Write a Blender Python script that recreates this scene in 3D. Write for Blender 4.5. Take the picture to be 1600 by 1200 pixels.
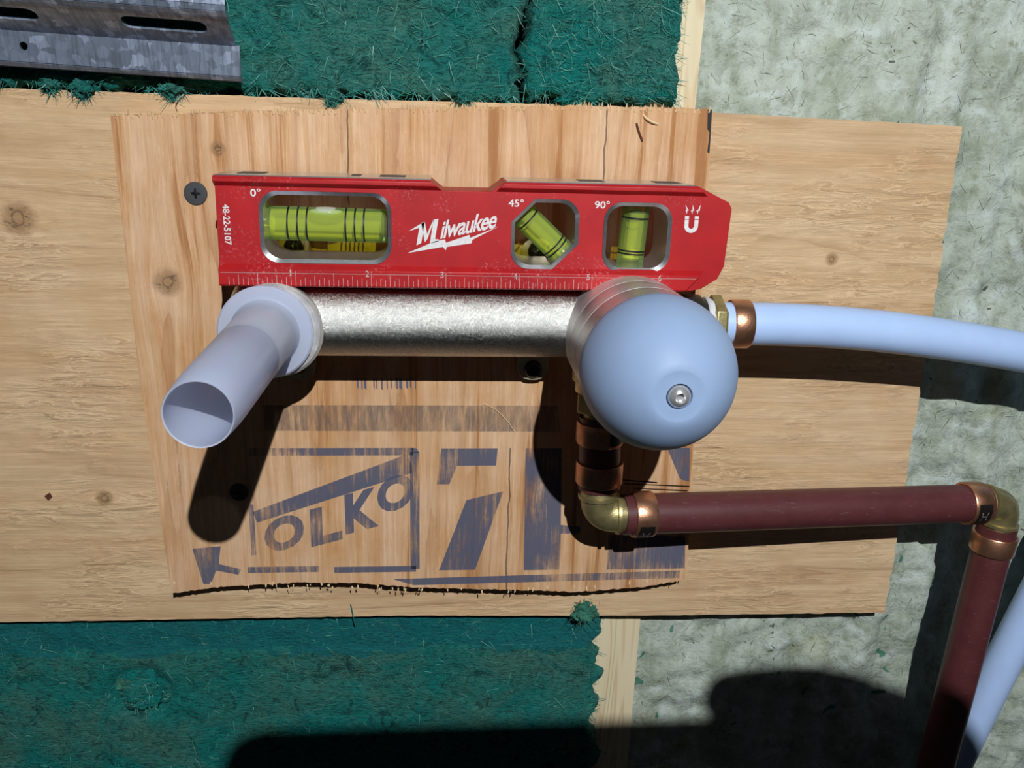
import bpy, bmesh, math, random
from mathutils import Vector, Matrix, noise
from mathutils.geometry import tessellate_polygon
random.seed(7)
I = 0.0254            # every coordinate below is written in inches: x right, y into the wall, z up; y = 0 is the front of the small board
for o in list(bpy.data.objects): bpy.data.objects.remove(o, do_unlink=True)
S = bpy.context.scene
COL = S.collection

# ------------------------------------------------------------------ camera
cam_d = bpy.data.cameras.new('camera'); cam = bpy.data.objects.new('camera', cam_d); COL.objects.link(cam)
yaw, pit, rol = 0.0875642, 0.2900365, -0.0291007
cy, sy, cp, sp, cr, sr = math.cos(yaw), math.sin(yaw), math.cos(pit), math.sin(pit), math.cos(rol), math.sin(rol)
fwd = Vector((sy*cp, cy*cp, -sp)); right = Vector((cy, -sy, 0)); down = fwd.cross(right)
r2 = cr*right + sr*down; d2 = -sr*right + cr*down
m3 = Matrix((r2, -d2, -fwd)).transposed()
cam.matrix_world = Matrix.Translation(Vector((0, -13.1, 0))*I) @ m3.to_4x4()
cam_d.sensor_width = 36; cam_d.lens = 36*1364.65/1600
cam_d.clip_start = 0.005; cam_d.clip_end = 20
S.camera = cam

# ------------------------------------------------------------------ world, lamp, exposure
w = bpy.data.worlds.new('dark_room'); S.world = w; w.use_nodes = True
w.node_tree.nodes['Background'].inputs[0].default_value = (0.75, 0.85, 1.0, 1)
w.node_tree.nodes['Background'].inputs[1].default_value = 0.012
ld = bpy.data.lights.new('work_lamp', 'POINT'); lamp = bpy.data.objects.new('work_lamp', ld); COL.objects.link(lamp)
lamp.location = Vector((3.0, -25.6, 11.5))*I
ld.energy = 23.5; ld.shadow_soft_size = 0.13*I; ld.color = (0.96, 0.985, 1.0)
S.view_settings.view_transform = 'Standard'; S.view_settings.look = 'None'
S.view_settings.exposure = 0.0; S.view_settings.gamma = 1.0; S.view_settings.use_curve_mapping = False

# ------------------------------------------------------------------ material helpers
class NT:
    def __init__(s, name):
        s.m = bpy.data.materials.new(name); s.m.use_nodes = True; s.t = s.m.node_tree; s.t.nodes.clear()
        s.out = s.n('ShaderNodeOutputMaterial')
    def n(s, typ, **kw):
        nd = s.t.nodes.new(typ)
        for k, v in kw.items():
            if k.startswith('i_'):
                key = k[2:]; key = int(key) if key.isdigit() else key.replace('_', ' ')
                if hasattr(v, 'is_output') or isinstance(v, bpy.types.NodeSocket): s.t.links.new(v, nd.inputs[key])
                else: nd.inputs[key].default_value = v
            else: setattr(nd, k, v)
        return nd
    def link(s, a, b): s.t.links.new(a, b)
    def coords(s, scale=(1, 1, 1), loc=(0, 0, 0), rot=(0, 0, 0)):
        tc = s.n('ShaderNodeTexCoord')
        inch = s.n('ShaderNodeVectorMath', operation='SCALE'); s.link(tc.outputs['Object'], inch.inputs[0]); inch.inputs['Scale'].default_value = 1/I
        mp = s.n('ShaderNodeMapping'); s.link(inch.outputs[0], mp.inputs[0])
        mp.inputs['Scale'].default_value = scale; mp.inputs['Location'].default_value = loc; mp.inputs['Rotation'].default_value = rot
        return mp.outputs[0]
    def noise(s, vec, scale=5, detail=4, rough=0.55, dist=0):
        nd = s.n('ShaderNodeTexNoise'); s.link(vec, nd.inputs['Vector'])
        nd.inputs['Scale'].default_value = scale; nd.inputs['Detail'].default_value = detail
        nd.inputs['Roughness'].default_value = rough; nd.inputs['Distortion'].default_value = dist
        return nd.outputs['Fac']
    def ramp(s, fac, stops, interp='LINEAR'):
        nd = s.n('ShaderNodeValToRGB'); s.link(fac, nd.inputs[0]); cr_ = nd.color_ramp; cr_.interpolation = interp
        while len(cr_.elements) < len(stops): cr_.elements.new(0.5)
        for e, (p, c) in zip(cr_.elements, stops):
            e.position = p; e.color = (c, c, c, 1) if isinstance(c, (int, float)) else tuple(c)+(1,)
        return nd.outputs[0]
    def mix(s, fac, a, b, blend='MIX'):
        nd = s.n('ShaderNodeMix', data_type='RGBA', blend_type=blend)
        for v, i in ((fac, 0), (a, 6), (b, 7)):
            if isinstance(v, bpy.types.NodeSocket): s.link(v, nd.inputs[i])
            elif i == 0: nd.inputs[0].default_value = v
            else: nd.inputs[i].default_value = tuple(v)+(1,)
        return nd.outputs[2]
    def math(s, op, a, b=0.0, c=None):
        nd = s.n('ShaderNodeMath', operation=op)
        for v, i in ((a, 0), (b, 1), (c, 2)):
            if v is None: continue
            if isinstance(v, bpy.types.NodeSocket): s.link(v, nd.inputs[i])
            else: nd.inputs[i].default_value = v
        return nd.outputs[0]
    def bump(s, h, strength=0.5, dist=0.01, normal=None):
        nd = s.n('ShaderNodeBump'); s.link(h, nd.inputs['Height']); nd.inputs['Strength'].default_value = strength
        nd.inputs['Distance'].default_value = dist*I
        if normal is not None: s.link(normal, nd.inputs['Normal'])
        return nd.outputs[0]
    def bsdf(s, color=(.5, .5, .5), rough=0.5, metal=0.0, normal=None, **kw):
        b = s.n('ShaderNodeBsdfPrincipled')
        for v, k in ((color, 'Base Color'), (rough, 'Roughness'), (metal, 'Metallic')):
            if isinstance(v, bpy.types.NodeSocket): s.link(v, b.inputs[k])
            else: b.inputs[k].default_value = tuple(v)+(1,) if isinstance(v, (tuple, list)) else v
        if normal is not None: s.link(normal, b.inputs['Normal'])
        for k, v in kw.items():
            k = k.replace('_', ' ')
            b.inputs[k].default_value = v
        return b.outputs[0]
    def done(s, sh): s.link(sh, s.out.inputs[0]); return s.m

def srgb(r, g, b):
    f = lambda c: (c/255/12.92) if c/255 <= 0.04045 else ((c/255+0.055)/1.055)**2.4
    return (f(r), f(g), f(b))

def mat_wood(name, horizontal, pale, mid, dark, knots, cracks=(), seed=0.0, streak=1.0, chips=0.0, band=0.0):
    """rotary-cut softwood veneer: knots are (x, z, radius); cracks are (x, z0, z1)"""
    t = NT(name)
    v = t.coords(); sep = t.n('ShaderNodeSeparateXYZ'); t.link(v, sep.inputs[0]); X, Z = sep.outputs[0], sep.outputs[2]
    along, across = (X, Z) if horizontal else (Z, X)
    # knots push the grain aside
    push = None; kmask = None; kring = None
    for (kx, kz, kr) in knots:
        dx = t.math('SUBTRACT', X, kx); dz = t.math('SUBTRACT', Z, kz)
        da, dc = (dx, dz) if horizontal else (dz, dx)
        rr = t.math('SQRT', t.math('ADD', t.math('MULTIPLY', t.math('MULTIPLY', da, da), 0.3), t.math('MULTIPLY', dc, dc)))
        g = t.math('DIVIDE', kr*kr*1.3, t.math('ADD', t.math('MULTIPLY', rr, rr), kr*kr*1.2))
        p = t.math('MULTIPLY', t.math('MULTIPLY', g, dc), -0.75)
        push = p if push is None else t.math('ADD', push, p)
        r0 = t.math('SQRT', t.math('ADD', t.math('MULTIPLY', dx, dx), t.math('MULTIPLY', dz, dz)))
        wob = t.math('MULTIPLY', t.noise(v, 6, 3), kr*0.5)
        mk = t.n('ShaderNodeMapRange'); t.link(t.math('ADD', r0, wob), mk.inputs[0])
        mk.inputs[1].default_value = kr*0.85; mk.inputs[2].default_value = kr*1.5; mk.inputs[3].default_value = 1; mk.inputs[4].default_value = 0
        mk = mk.outputs[0]
        kmask = mk if kmask is None else t.math('MAXIMUM', kmask, mk)
        rg = t.math('SINE', t.math('MULTIPLY', t.math('ADD', r0, wob), 16/kr*0.8))
        rg = t.math('MULTIPLY', rg, mk)
        kring = rg if kring is None else t.math('ADD', kring, rg)
    ac2 = across if push is None else t.math('ADD', across, push)
    cmb = t.n('ShaderNodeCombineXYZ'); t.link(t.math('MULTIPLY', along, 0.10), cmb.inputs[0]); t.link(ac2, cmb.inputs[1]); cmb.inputs[2].default_value = seed
    wob2 = t.noise(t.coords((1.2, 1, 5) if horizontal else (5, 1, 1.2)), 3.0, 4, 0.6)
    g1 = t.noise(cmb.outputs[0], 0.75, 3.5, 0.5, 0.5)                     # broad figure
    g1 = t.math('ADD', g1, t.math('MULTIPLY', wob2, 0.018))
    rings = t.math('FRACT', t.math('MULTIPLY', g1, 6.0*streak))
    line = t.ramp(rings, [(0.0, 0.55), (0.03, 0.30), (0.3, 0.05), (0.7, 0.12), (0.93, 0.75), (0.985, 1.0)])
    vary = t.ramp(t.noise(t.coords((0.25, 1, 1.6) if horizontal else (1.6, 1, 0.25), (seed, 0, seed)), 1.4, 3), [(0.36, 0.12), (0.64, 1.0)])
    line = t.math('MULTIPLY', line, vary)
    cmb2 = t.n('ShaderNodeCombineXYZ'); t.link(t.math('MULTIPLY', along, 0.55), cmb2.inputs[0]); t.link(t.math('MULTIPLY', ac2, 13.0), cmb2.inputs[1]); cmb2.inputs[2].default_value = seed+3
    fine = t.noise(cmb2.outputs[0], 1.6, 6, 0.75, 0.3)
    cmb4 = t.n('ShaderNodeCombineXYZ'); t.link(t.math('MULTIPLY', along, 0.12), cmb4.inputs[0]); t.link(t.math('MULTIPLY', ac2, 3.2), cmb4.inputs[1]); cmb4.inputs[2].default_value = seed+5
    bands = t.noise(cmb4.outputs[0], 1.0, 4, 0.65, 0.2)
    blot = t.noise(v, 0.8, 4, 0.6)
    c = t.mix(t.ramp(t.math('ADD', t.math('MULTIPLY', blot, 0.45), t.math('MULTIPLY', bands, 0.55)), [(0.38, 0.0), (0.60, 1.0)]), pale, mid)
    c = t.mix(t.math('MULTIPLY', t.ramp(bands, [(0.56, 0.0), (0.63, 1.0)]), band), c, dark)
    c = t.mix(t.math('MULTIPLY', line, 0.60), c, dark)
    c = t.mix(t.ramp(fine, [(0.40, 0.0), (0.72, 0.50)]), c, tuple(x*0.70 for x in mid))
    c = t.mix(t.ramp(fine, [(0.24, 0.50), (0.44, 0.0)]), c, tuple(min(1, x*1.20) for x in pale))
    # lifted flakes of veneer: lit lip and shade under it, both put into colour
    cmb3 = t.n('ShaderNodeCombineXYZ'); t.link(t.math('MULTIPLY', along, 0.8), cmb3.inputs[0]); t.link(t.math('MULTIPLY', ac2, 4.6), cmb3.inputs[1]); cmb3.inputs[2].default_value = seed+8
    torn = t.noise(cmb3.outputs[0], 1.7, 5, 0.62, 0.9)
    where = t.ramp(t.noise(t.coords((1, 1, 1.7), (3, 0, 1)), 0.55, 3), [(0.42, 0.05), (0.60, 1.0)])
    lip = t.math('MULTIPLY', t.math('MULTIPLY', t.ramp(torn, [(0.52, 0.0), (0.55, 1.0), (0.575, 0.0)]), where), chips)
    under = t.math('MULTIPLY', t.math('MULTIPLY', t.ramp(torn, [(0.575, 0.0), (0.60, 1.0), (0.66, 0.0)]), where), chips)
    c = t.mix(t.math('MULTIPLY', lip, 0.55), c, tuple(min(1, x*1.28) for x in pale))
    c = t.mix(t.math('MULTIPLY', under, 0.42), c, tuple(x*0.8 for x in dark))
    tearing = t.math('MULTIPLY', t.math('MULTIPLY', torn, where), 2.6*chips)
    if kmask is not None:
        kc = t.mix(t.ramp(kring, [(0.3, 0.0), (0.9, 1.0)]), (0.30, 0.17, 0.075), (0.12, 0.055, 0.022))
        core = t.ramp(t.noise(t.coords((9, 9, 22)), 1.0, 3), [(0.56, 0.0), (0.64, 1.0)])
        kc = t.mix(core, kc, (0.03, 0.017, 0.01))
        c = t.mix(t.math('MULTIPLY', kmask, 0.78), c, kc)
    height = t.math('ADD', t.math('MULTIPLY', fine, 0.6), t.math('MULTIPLY', line, -0.35))
    height = t.math('ADD', height, tearing)
    for (kx, z0, z1) in cracks:
        wv = t.math('MULTIPLY', t.math('SUBTRACT', t.noise(t.coords((1, 1, 1)), 2.0, 3), 0.5), 0.09)
        d = t.math('ABSOLUTE', t.math('SUBTRACT', t.math('ADD', X, wv), kx))
        a = t.math('LESS_THAN', d, 0.011); a = t.math('MULTIPLY', a, t.math('GREATER_THAN', Z, z0)); a = t.math('MULTIPLY', a, t.math('LESS_THAN', Z, z1))
        c = t.mix(t.math('MULTIPLY', a, 0.75), c, (0.06, 0.03, 0.012)); height = t.math('SUBTRACT', height, a)
    return t.done(t.bsdf(c, 0.62, 0, t.bump(height, 0.7, 0.028), Specular_IOR_Level=0.35))

def mat_edge(name, a, b):
    t = NT(name); v = t.coords((3, 3, 30))
    return t.done(t.bsdf(t.mix(t.noise(v, 1.2, 4), a, b), 0.8))

def mat_simple(name, color, rough=0.5, metal=0.0, var=0.12, scale=8, bump=0.0, bscale=60, **kw):
    t = NT(name); v = t.coords()
    n = t.noise(v, scale, 4)
    c = t.mix(t.ramp(n, [(0.3, 0.0), (0.75, 1.0)]), color, tuple(x*(1-var) for x in color))
    nm = t.bump(t.noise(v, bscale, 3), bump, 0.01) if bump else None
    return t.done(t.bsdf(c, rough, metal, nm, **kw))

M = {}
M['ply'] = mat_wood('plywood_face_wide_grain', True, srgb(222, 192, 154), srgb(206, 170, 128), srgb(160, 118, 78),
    [(-6.2, -1.55, .25), (-5.42, -6.05, .13), (6.3, -1.95, .1)], seed=2.3, streak=0.9, chips=1.0)
M['board'] = mat_wood('softwood_board_vertical_grain', False, srgb(228, 192, 158), srgb(206, 156, 106), srgb(158, 98, 48),
    [(-3.98, -2.38, .20), (-3.13, -.46, .10)], cracks=((2.42, -1.2, .3), (-1.31, -1.2, .3), (1.15, -7.6, -5.0)), seed=5.1, streak=1.2, chips=0.2, band=0.75)
M['ply_edge'] = mat_edge('plywood_edge', srgb(225, 190, 140), srgb(150, 105, 65))

def mat_stud():
    t = NT('pale_spruce_stud'); v = t.coords((1, 1, 0.06)); n = t.noise(v, 7, 3, 0.5, 0.5)
    l = t.ramp(t.math('FRACT', t.math('MULTIPLY', t.noise(v, 2.2, 2), 9)), [(0.0, 1.0), (0.2, 0.0), (0.8, 0.0), (1.0, 1.0)])
    c = t.mix(n, srgb(232, 218, 186), srgb(214, 198, 160)); c = t.mix(t.math('MULTIPLY', l, 0.45), c, srgb(186, 150, 100))
    return t.done(t.bsdf(c, 0.7, 0, t.bump(t.math('ADD', n, l), 0.4, 0.02)))
M['stud'] = mat_stud()

def mat_green():
    t = NT('green_glass_wool'); v = t.coords(); vs = t.coords((1, 1, 3.2))
    a = t.noise(v, 0.9, 4, 0.6, 0.6); b = t.noise(vs, 9, 5, 0.72)
    c = t.mix(t.ramp(a, [(0.38, 0.0), (0.62, 1.0)]), srgb(0, 134, 128), srgb(72, 134, 120))
    sp0 = t.n('ShaderNodeSeparateXYZ'); t.link(v, sp0.inputs[0])
    fold = t.math('MULTIPLY', t.math('GREATER_THAN', t.math('ADD', sp0.outputs[2], t.math('MULTIPLY', a, 1.2)), 6.45), t.math('GREATER_THAN', sp0.outputs[2], 3.0)); fold = t.math('MULTIPLY', fold, 0.8)
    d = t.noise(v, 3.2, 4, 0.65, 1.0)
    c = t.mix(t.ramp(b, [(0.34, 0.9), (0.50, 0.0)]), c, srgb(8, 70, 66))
    c = t.mix(t.ramp(d, [(0.34, 0.8), (0.44, 0.0)]), c, srgb(0, 66, 66))  # shade of the crevices put into the colour, where the relief dips
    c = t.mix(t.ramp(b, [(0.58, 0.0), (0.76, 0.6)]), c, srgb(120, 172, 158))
    c = t.mix(t.math('MULTIPLY', fold, 1.0), c, srgb(0, 118, 124))
    return t.done(t.bsdf(c, 0.85, 0, t.bump(t.math('ADD', b, d), 1.0, 0.09), Specular_IOR_Level=0.3))
M['green'] = mat_green()
M['fiber'] = mat_simple('green_fibre', srgb(30, 138, 126), 0.5, 0, 0.6, 1.2)
M['fiber_pale'] = mat_simple('pale_green_fibre', srgb(110, 178, 160), 0.45, 0, 0.4, 1.2)
M['green_tuft'] = mat_simple('green_wool_tuft', srgb(56, 124, 104), 0.9, 0, 0.55, 6, 1.0, 14)

def mat_grey_wool():
    t = NT('grey_mineral_wool'); v = t.coords(); vv = t.coords((1.5, 1, 0.55))
    a = t.noise(vv, 1.3, 5, 0.65, 0.5); b = t.noise(v, 6, 5, 0.7); w1 = t.noise(v, 1.6, 3, 0.5, 0.8)
    c = t.mix(t.ramp(a, [(0.34, 0.0), (0.66, 1.0)]), srgb(152, 162, 144), srgb(190, 200, 190))
    c = t.mix(t.ramp(w1, [(0.56, 0.0), (0.72, 0.7)]), c, srgb(204, 216, 214))
    c = t.mix(t.ramp(b, [(0.3, 0.55), (0.46, 0.0)]), c, srgb(98, 104, 74))
    sp_ = t.noise(v, 3.1, 1, 0.3, 2.0)
    c = t.mix(t.ramp(sp_, [(0.775, 0.0), (0.785, 0.8)]), c, srgb(45, 46, 34))
    ye = t.n('ShaderNodeTexNoise'); t.link(t.coords((1, 1, 1), (7, 0, 2)), ye.inputs['Vector']); ye.inputs['Scale'].default_value = 0.5
    c = t.mix(t.ramp(ye.outputs['Fac'], [(0.6, 0.0), (0.72, 0.5)]), c, srgb(150, 146, 62))
    tl = t.noise(t.coords((1, 1, 1), (3, 5, 9)), 2.4, 1, 0.3, 1.0)
    sz = t.n('ShaderNodeSeparateXYZ'); t.link(v, sz.inputs[0])
    c = t.mix(t.math('MULTIPLY', t.ramp(tl, [(0.72, 0.0), (0.74, 0.85)]), t.math('LESS_THAN', sz.outputs[2], 8.6)), c, srgb(30, 112, 92))
    e = t.noise(v, 2.3, 6, 0.66, 0.25); c = t.mix(t.ramp(e, [(0.34, 0.45), (0.47, 0.0)]), c, srgb(112, 120, 92))
    c = t.mix(t.ramp(e, [(0.56, 0.0), (0.72, 0.55)]), c, srgb(206, 214, 204))
    return t.done(t.bsdf(c, 0.8, 0, t.bump(t.math('ADD', t.math('MULTIPLY', b, 0.6), t.math('MULTIPLY', e, 1.5)), 0.8, 0.07), Specular_IOR_Level=0.4))
M['wool'] = mat_grey_wool()
M['sheathing'] = mat_simple('dark_sheathing', (0.05, 0.045, 0.03), 0.9)

def mat_red():
    t = NT('red_anodised_aluminium'); v = t.coords()
    n = t.noise(v, 2.2, 4); f = t.noise(v, 26, 4, 0.7)
    c = t.mix(t.ramp(n, [(0.3, 0.0), (0.7, 1.0)]), srgb(184, 28, 32), srgb(164, 22, 28))
    sep = t.n('ShaderNodeSeparateXYZ'); t.link(v, sep.inputs[0])
    dust = t.math('MULTIPLY', t.ramp(f, [(0.55, 0.0), (0.72, 1.0)]), t.ramp(t.noise(v, 1.7, 2), [(0.5, 0.0), (0.68, 0.55)]))
    c = t.mix(dust, c, srgb(214, 176, 180))
    return t.done(t.bsdf(c, 0.46, 0.1, t.bump(f, 0.12, 0.004), Specular_IOR_Level=0.45))
M['red'] = mat_red()
M['milled'] = mat_simple('milled_aluminium', (0.78, 0.80, 0.82), 0.26, 0.9, 0.25, 14)
M['scale_ink'] = mat_simple('worn_scale_print', (0.62, 0.42, 0.40), 0.6, 0, 0.4, 30)
M['mount'] = mat_simple('yellow_bracket_metal', (0.72, 0.55, 0.16), 0.45, 0.3, 0.3, 6)  # yellow base colour of the mounting bracket, slightly varied
M['magnet'] = mat_simple('dark_magnet', (0.03, 0.03, 0.035), 0.5)
M['white_ink'] = mat_simple('white_print', (0.80, 0.78, 0.78), 0.6, 0, 0.25, 30)
M['black_ink'] = mat_simple('black_ring', (0.004, 0.006, 0.004), 0.5)

def mat_vial(name, tint, body, solid):
    t = NT(name)
    tr = t.n('ShaderNodeBsdfTransparent'); tr.inputs[0].default_value = tuple(tint)+(1,)
    p = t.bsdf(body, 0.12, 0, Specular_IOR_Level=0.7)
    fr = t.n('ShaderNodeFresnel'); fr.inputs[0].default_value = 1.49
    mx = t.n('ShaderNodeMixShader'); t.link(t.math('MINIMUM', t.math('ADD', t.math('MULTIPLY', fr.outputs[0], 0.8), solid), 1.0), mx.inputs[0])
    t.link(tr.outputs[0], mx.inputs[1]); t.link(p, mx.inputs[2])
    return t.done(mx.outputs[0])
M['vial'] = mat_vial('clear_green_acrylic', (0.92, 0.98, 0.72), (0.44, 0.64, 0.28), 0.10)
M['liquid'] = mat_vial('yellow_green_liquid', (0.96, 0.93, 0.14), (0.72, 0.76, 0.13), 0.30)
M['bubble'] = mat_vial('air_bubble', (0.97, 1.0, 0.9), (0.70, 0.74, 0.60), 0.6)

def mat_rough_nickel():
    t = NT('rough_cast_nickel'); v = t.coords(); vs = t.coords((0.25, 1, 1))
    f = t.noise(v, 34, 5, 0.8); g = t.noise(vs, 9, 4, 0.6)
    rg = t.ramp(f, [(0.35, 0.16), (0.65, 0.36)])
    return t.done(t.bsdf((0.66, 0.655, 0.62), rg, 1.0, t.bump(t.math('ADD', f, t.math('MULTIPLY', g, 0.6)), 0.75, 0.014)))
M['nickel_rough'] = mat_rough_nickel()
def mat_turned():
    t = NT('turned_nickel'); v = t.coords((1, 6, 1)); f = t.noise(v, 9, 4, 0.7); s = t.noise(t.coords((2, 16, 2)), 3, 3)
    c = t.mix(t.ramp(f, [(0.4, 0.0), (0.7, 1.0)]), (0.72, 0.70, 0.68), (0.56, 0.55, 0.54))
    return t.done(t.bsdf(c, t.ramp(s, [(0.3, 0.24), (0.7, 0.50)]), 0.55, t.bump(f, 0.25, 0.008)))
M['nickel'] = mat_turned()
M['brass'] = mat_simple('dull_brass', (0.50, 0.42, 0.20), 0.40, 0.8, 0.35, 7, 0.35, 40)
M['pale_brass'] = mat_simple('pale_brass', (0.62, 0.54, 0.36), 0.40, 0.7, 0.3, 7, 0.3, 40)
M['copper'] = mat_simple('copper', (0.72, 0.36, 0.22), 0.36, 0.9, 0.45, 4, 0.3, 30)
M['dark_print'] = mat_simple('black_print', (0.012, 0.008, 0.008), 0.45, 0, 0.5, 30)
M['pale_print'] = mat_simple('worn_print', (0.30, 0.24, 0.22), 0.5, 0, 0.5, 30)
M['white_pex'] = mat_simple('white_plastic_pipe', (0.46, 0.63, 0.96), 0.38, 0, 0.08, 2, Subsurface_Weight=0.1, Subsurface_Scale=0.002)
def mat_redpex():
    t = NT('dusty_red_plastic_pipe'); v = t.coords()
    n = t.noise(v, 3, 4, 0.6); d = t.noise(t.coords((0.5, 3, 3)), 8, 4, 0.7)
    c = t.mix(n, srgb(76, 34, 36), srgb(98, 52, 54)); c = t.mix(t.ramp(d, [(0.6, 0.0), (0.8, 0.55)]), c, srgb(140, 108, 112))
    return t.done(t.bsdf(c, 0.42, 0, t.bump(d, 0.1, 0.01)))
M['red_pex'] = mat_redpex()
M['dome'] = mat_simple('grey_blue_plastic', (0.285, 0.395, 0.60), 0.5, 0, 0.06, 1.5, 0.04, 20, Specular_IOR_Level=0.3, Subsurface_Weight=0.12, Subsurface_Scale=0.003)
def mat_guard():
    t = NT('milky_white_plastic'); v = t.coords()
    c = t.mix(t.noise(v, 2, 3), (0.68, 0.76, 0.96), (0.74, 0.80, 0.96))
    p = t.bsdf(c, 0.26, 0)
    tl = t.n('ShaderNodeBsdfTranslucent'); tl.inputs[0].default_value = (0.86, 0.88, 0.95, 1)
    tr = t.n('ShaderNodeBsdfTransparent'); tr.inputs[0].default_value = (0.85, 0.88, 0.95, 1)
    m1 = t.n('ShaderNodeMixShader'); m1.inputs[0].default_value = 0.50; t.link(p, m1.inputs[1]); t.link(tl.outputs[0], m1.inputs[2])
    m2 = t.n('ShaderNodeMixShader'); m2.inputs[0].default_value = 0.14; t.link(m1.outputs[0], m2.inputs[1]); t.link(tr.outputs[0], m2.inputs[2])
    return t.done(m2.outputs[0])
M['guard'] = mat_guard()
M['tape'] = mat_simple('white_thread_tape', (0.75, 0.78, 0.82), 0.6, 0, 0.2, 10, 0.6, 20)
M['screw_grey'] = mat_simple('phosphated_screw', (0.075, 0.078, 0.085), 0.5, 0.35, 0.2)
M['screw_black'] = mat_simple('black_screw', (0.02, 0.021, 0.024), 0.25, 0.3)
M['chrome'] = mat_simple('polished_chrome', (0.80, 0.80, 0.82), 0.24, 0.72, 0.2, 20, 0.3, 12)
M['dark_metal'] = mat_simple('dark_threaded_metal', (0.10, 0.10, 0.09), 0.35, 0.8)

def mat_galv():
    t = NT('galvanised_steel'); v = t.coords((1, 1, 1))
    wp_ = t.n('ShaderNodeTexNoise'); t.link(v, wp_.inputs['Vector']); wp_.inputs['Scale'].default_value = 9; wp_.inputs['Detail'].default_value = 4
    vo = t.n('ShaderNodeTexVoronoi'); t.link(t.mix(0.12, v, wp_.outputs['Color']), vo.inputs['Vector']); vo.inputs['Scale'].default_value = 9; vo.inputs['Randomness'].default_value = 1
    sp_ = t.n('ShaderNodeSeparateColor'); t.link(vo.outputs['Color'], sp_.inputs[0])
    s = t.noise(t.coords((24, 3, 2)), 1, 4)
    c = t.mix(t.ramp(sp_.outputs[0], [(0.0, 0.0), (0.6, 0.22), (0.85, 0.4), (0.96, 1.0)]), (0.19, 0.23, 0.30), (0.46, 0.53, 0.70))
    c = t.mix(t.ramp(s, [(0.45, 0.0), (0.7, 0.6)]), c, (0.09, 0.11, 0.14))
    return t.done(t.bsdf(c, 0.40, 0.55, t.bump(s, 0.1, 0.005)))
M['galv'] = mat_galv()

def mat_ink():
    t = NT('worn_blue_stamp_ink'); v = t.coords((7, 1, 0.45)); n = t.noise(v, 3, 4, 0.65); w2 = t.noise(t.coords((1, 1, 1)), 0.9, 2); w3 = t.noise(t.coords((1, 1, 1)), 14, 3)
    c = t.mix(n, srgb(62, 78, 118), srgb(104, 106, 118))
    f = t.math('ADD', t.math('MULTIPLY', n, 0.75), t.math('MULTIPLY', w2, 0.75)); f = t.math('ADD', f, t.math('MULTIPLY', w3, 0.12))
    a = t.ramp(f, [(0.60, 0.10), (0.84, 0.78)])
    tr = t.n('ShaderNodeBsdfTransparent'); mx = t.n('ShaderNodeMixShader')
    t.link(a, mx.inputs[0]); t.link(tr.outputs[0], mx.inputs[1]); t.link(t.bsdf(c, 0.7), mx.inputs[2])
    return t.done(mx.outputs[0])
M['ink'] = mat_ink()
def mat_faint():
    t = NT('faint_grey_stamp_ink'); n = t.noise(t.coords((5, 1, 0.8)), 3, 4, 0.65)
    tr = t.n('ShaderNodeBsdfTransparent'); mx = t.n('ShaderNodeMixShader')
    t.link(t.ramp(n, [(0.35, 0.10), (0.65, 0.55)]), mx.inputs[0]); t.link(tr.outputs[0], mx.inputs[1]); t.link(t.bsdf(srgb(112, 102, 98), 0.7), mx.inputs[2])
    return t.done(mx.outputs[0])
M['ink_faint'] = mat_faint()
M['phone'] = mat_simple('black_phone_case', (0.02, 0.02, 0.022), 0.5)
M['skin'] = mat_simple('skin', (0.50, 0.28, 0.19), 0.55, 0, 0.15, 3)
M['splinter'] = mat_simple('pale_splinter', srgb(235, 205, 160), 0.7)
M['bark'] = mat_simple('dark_chip', srgb(90, 48, 28), 0.8)

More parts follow.
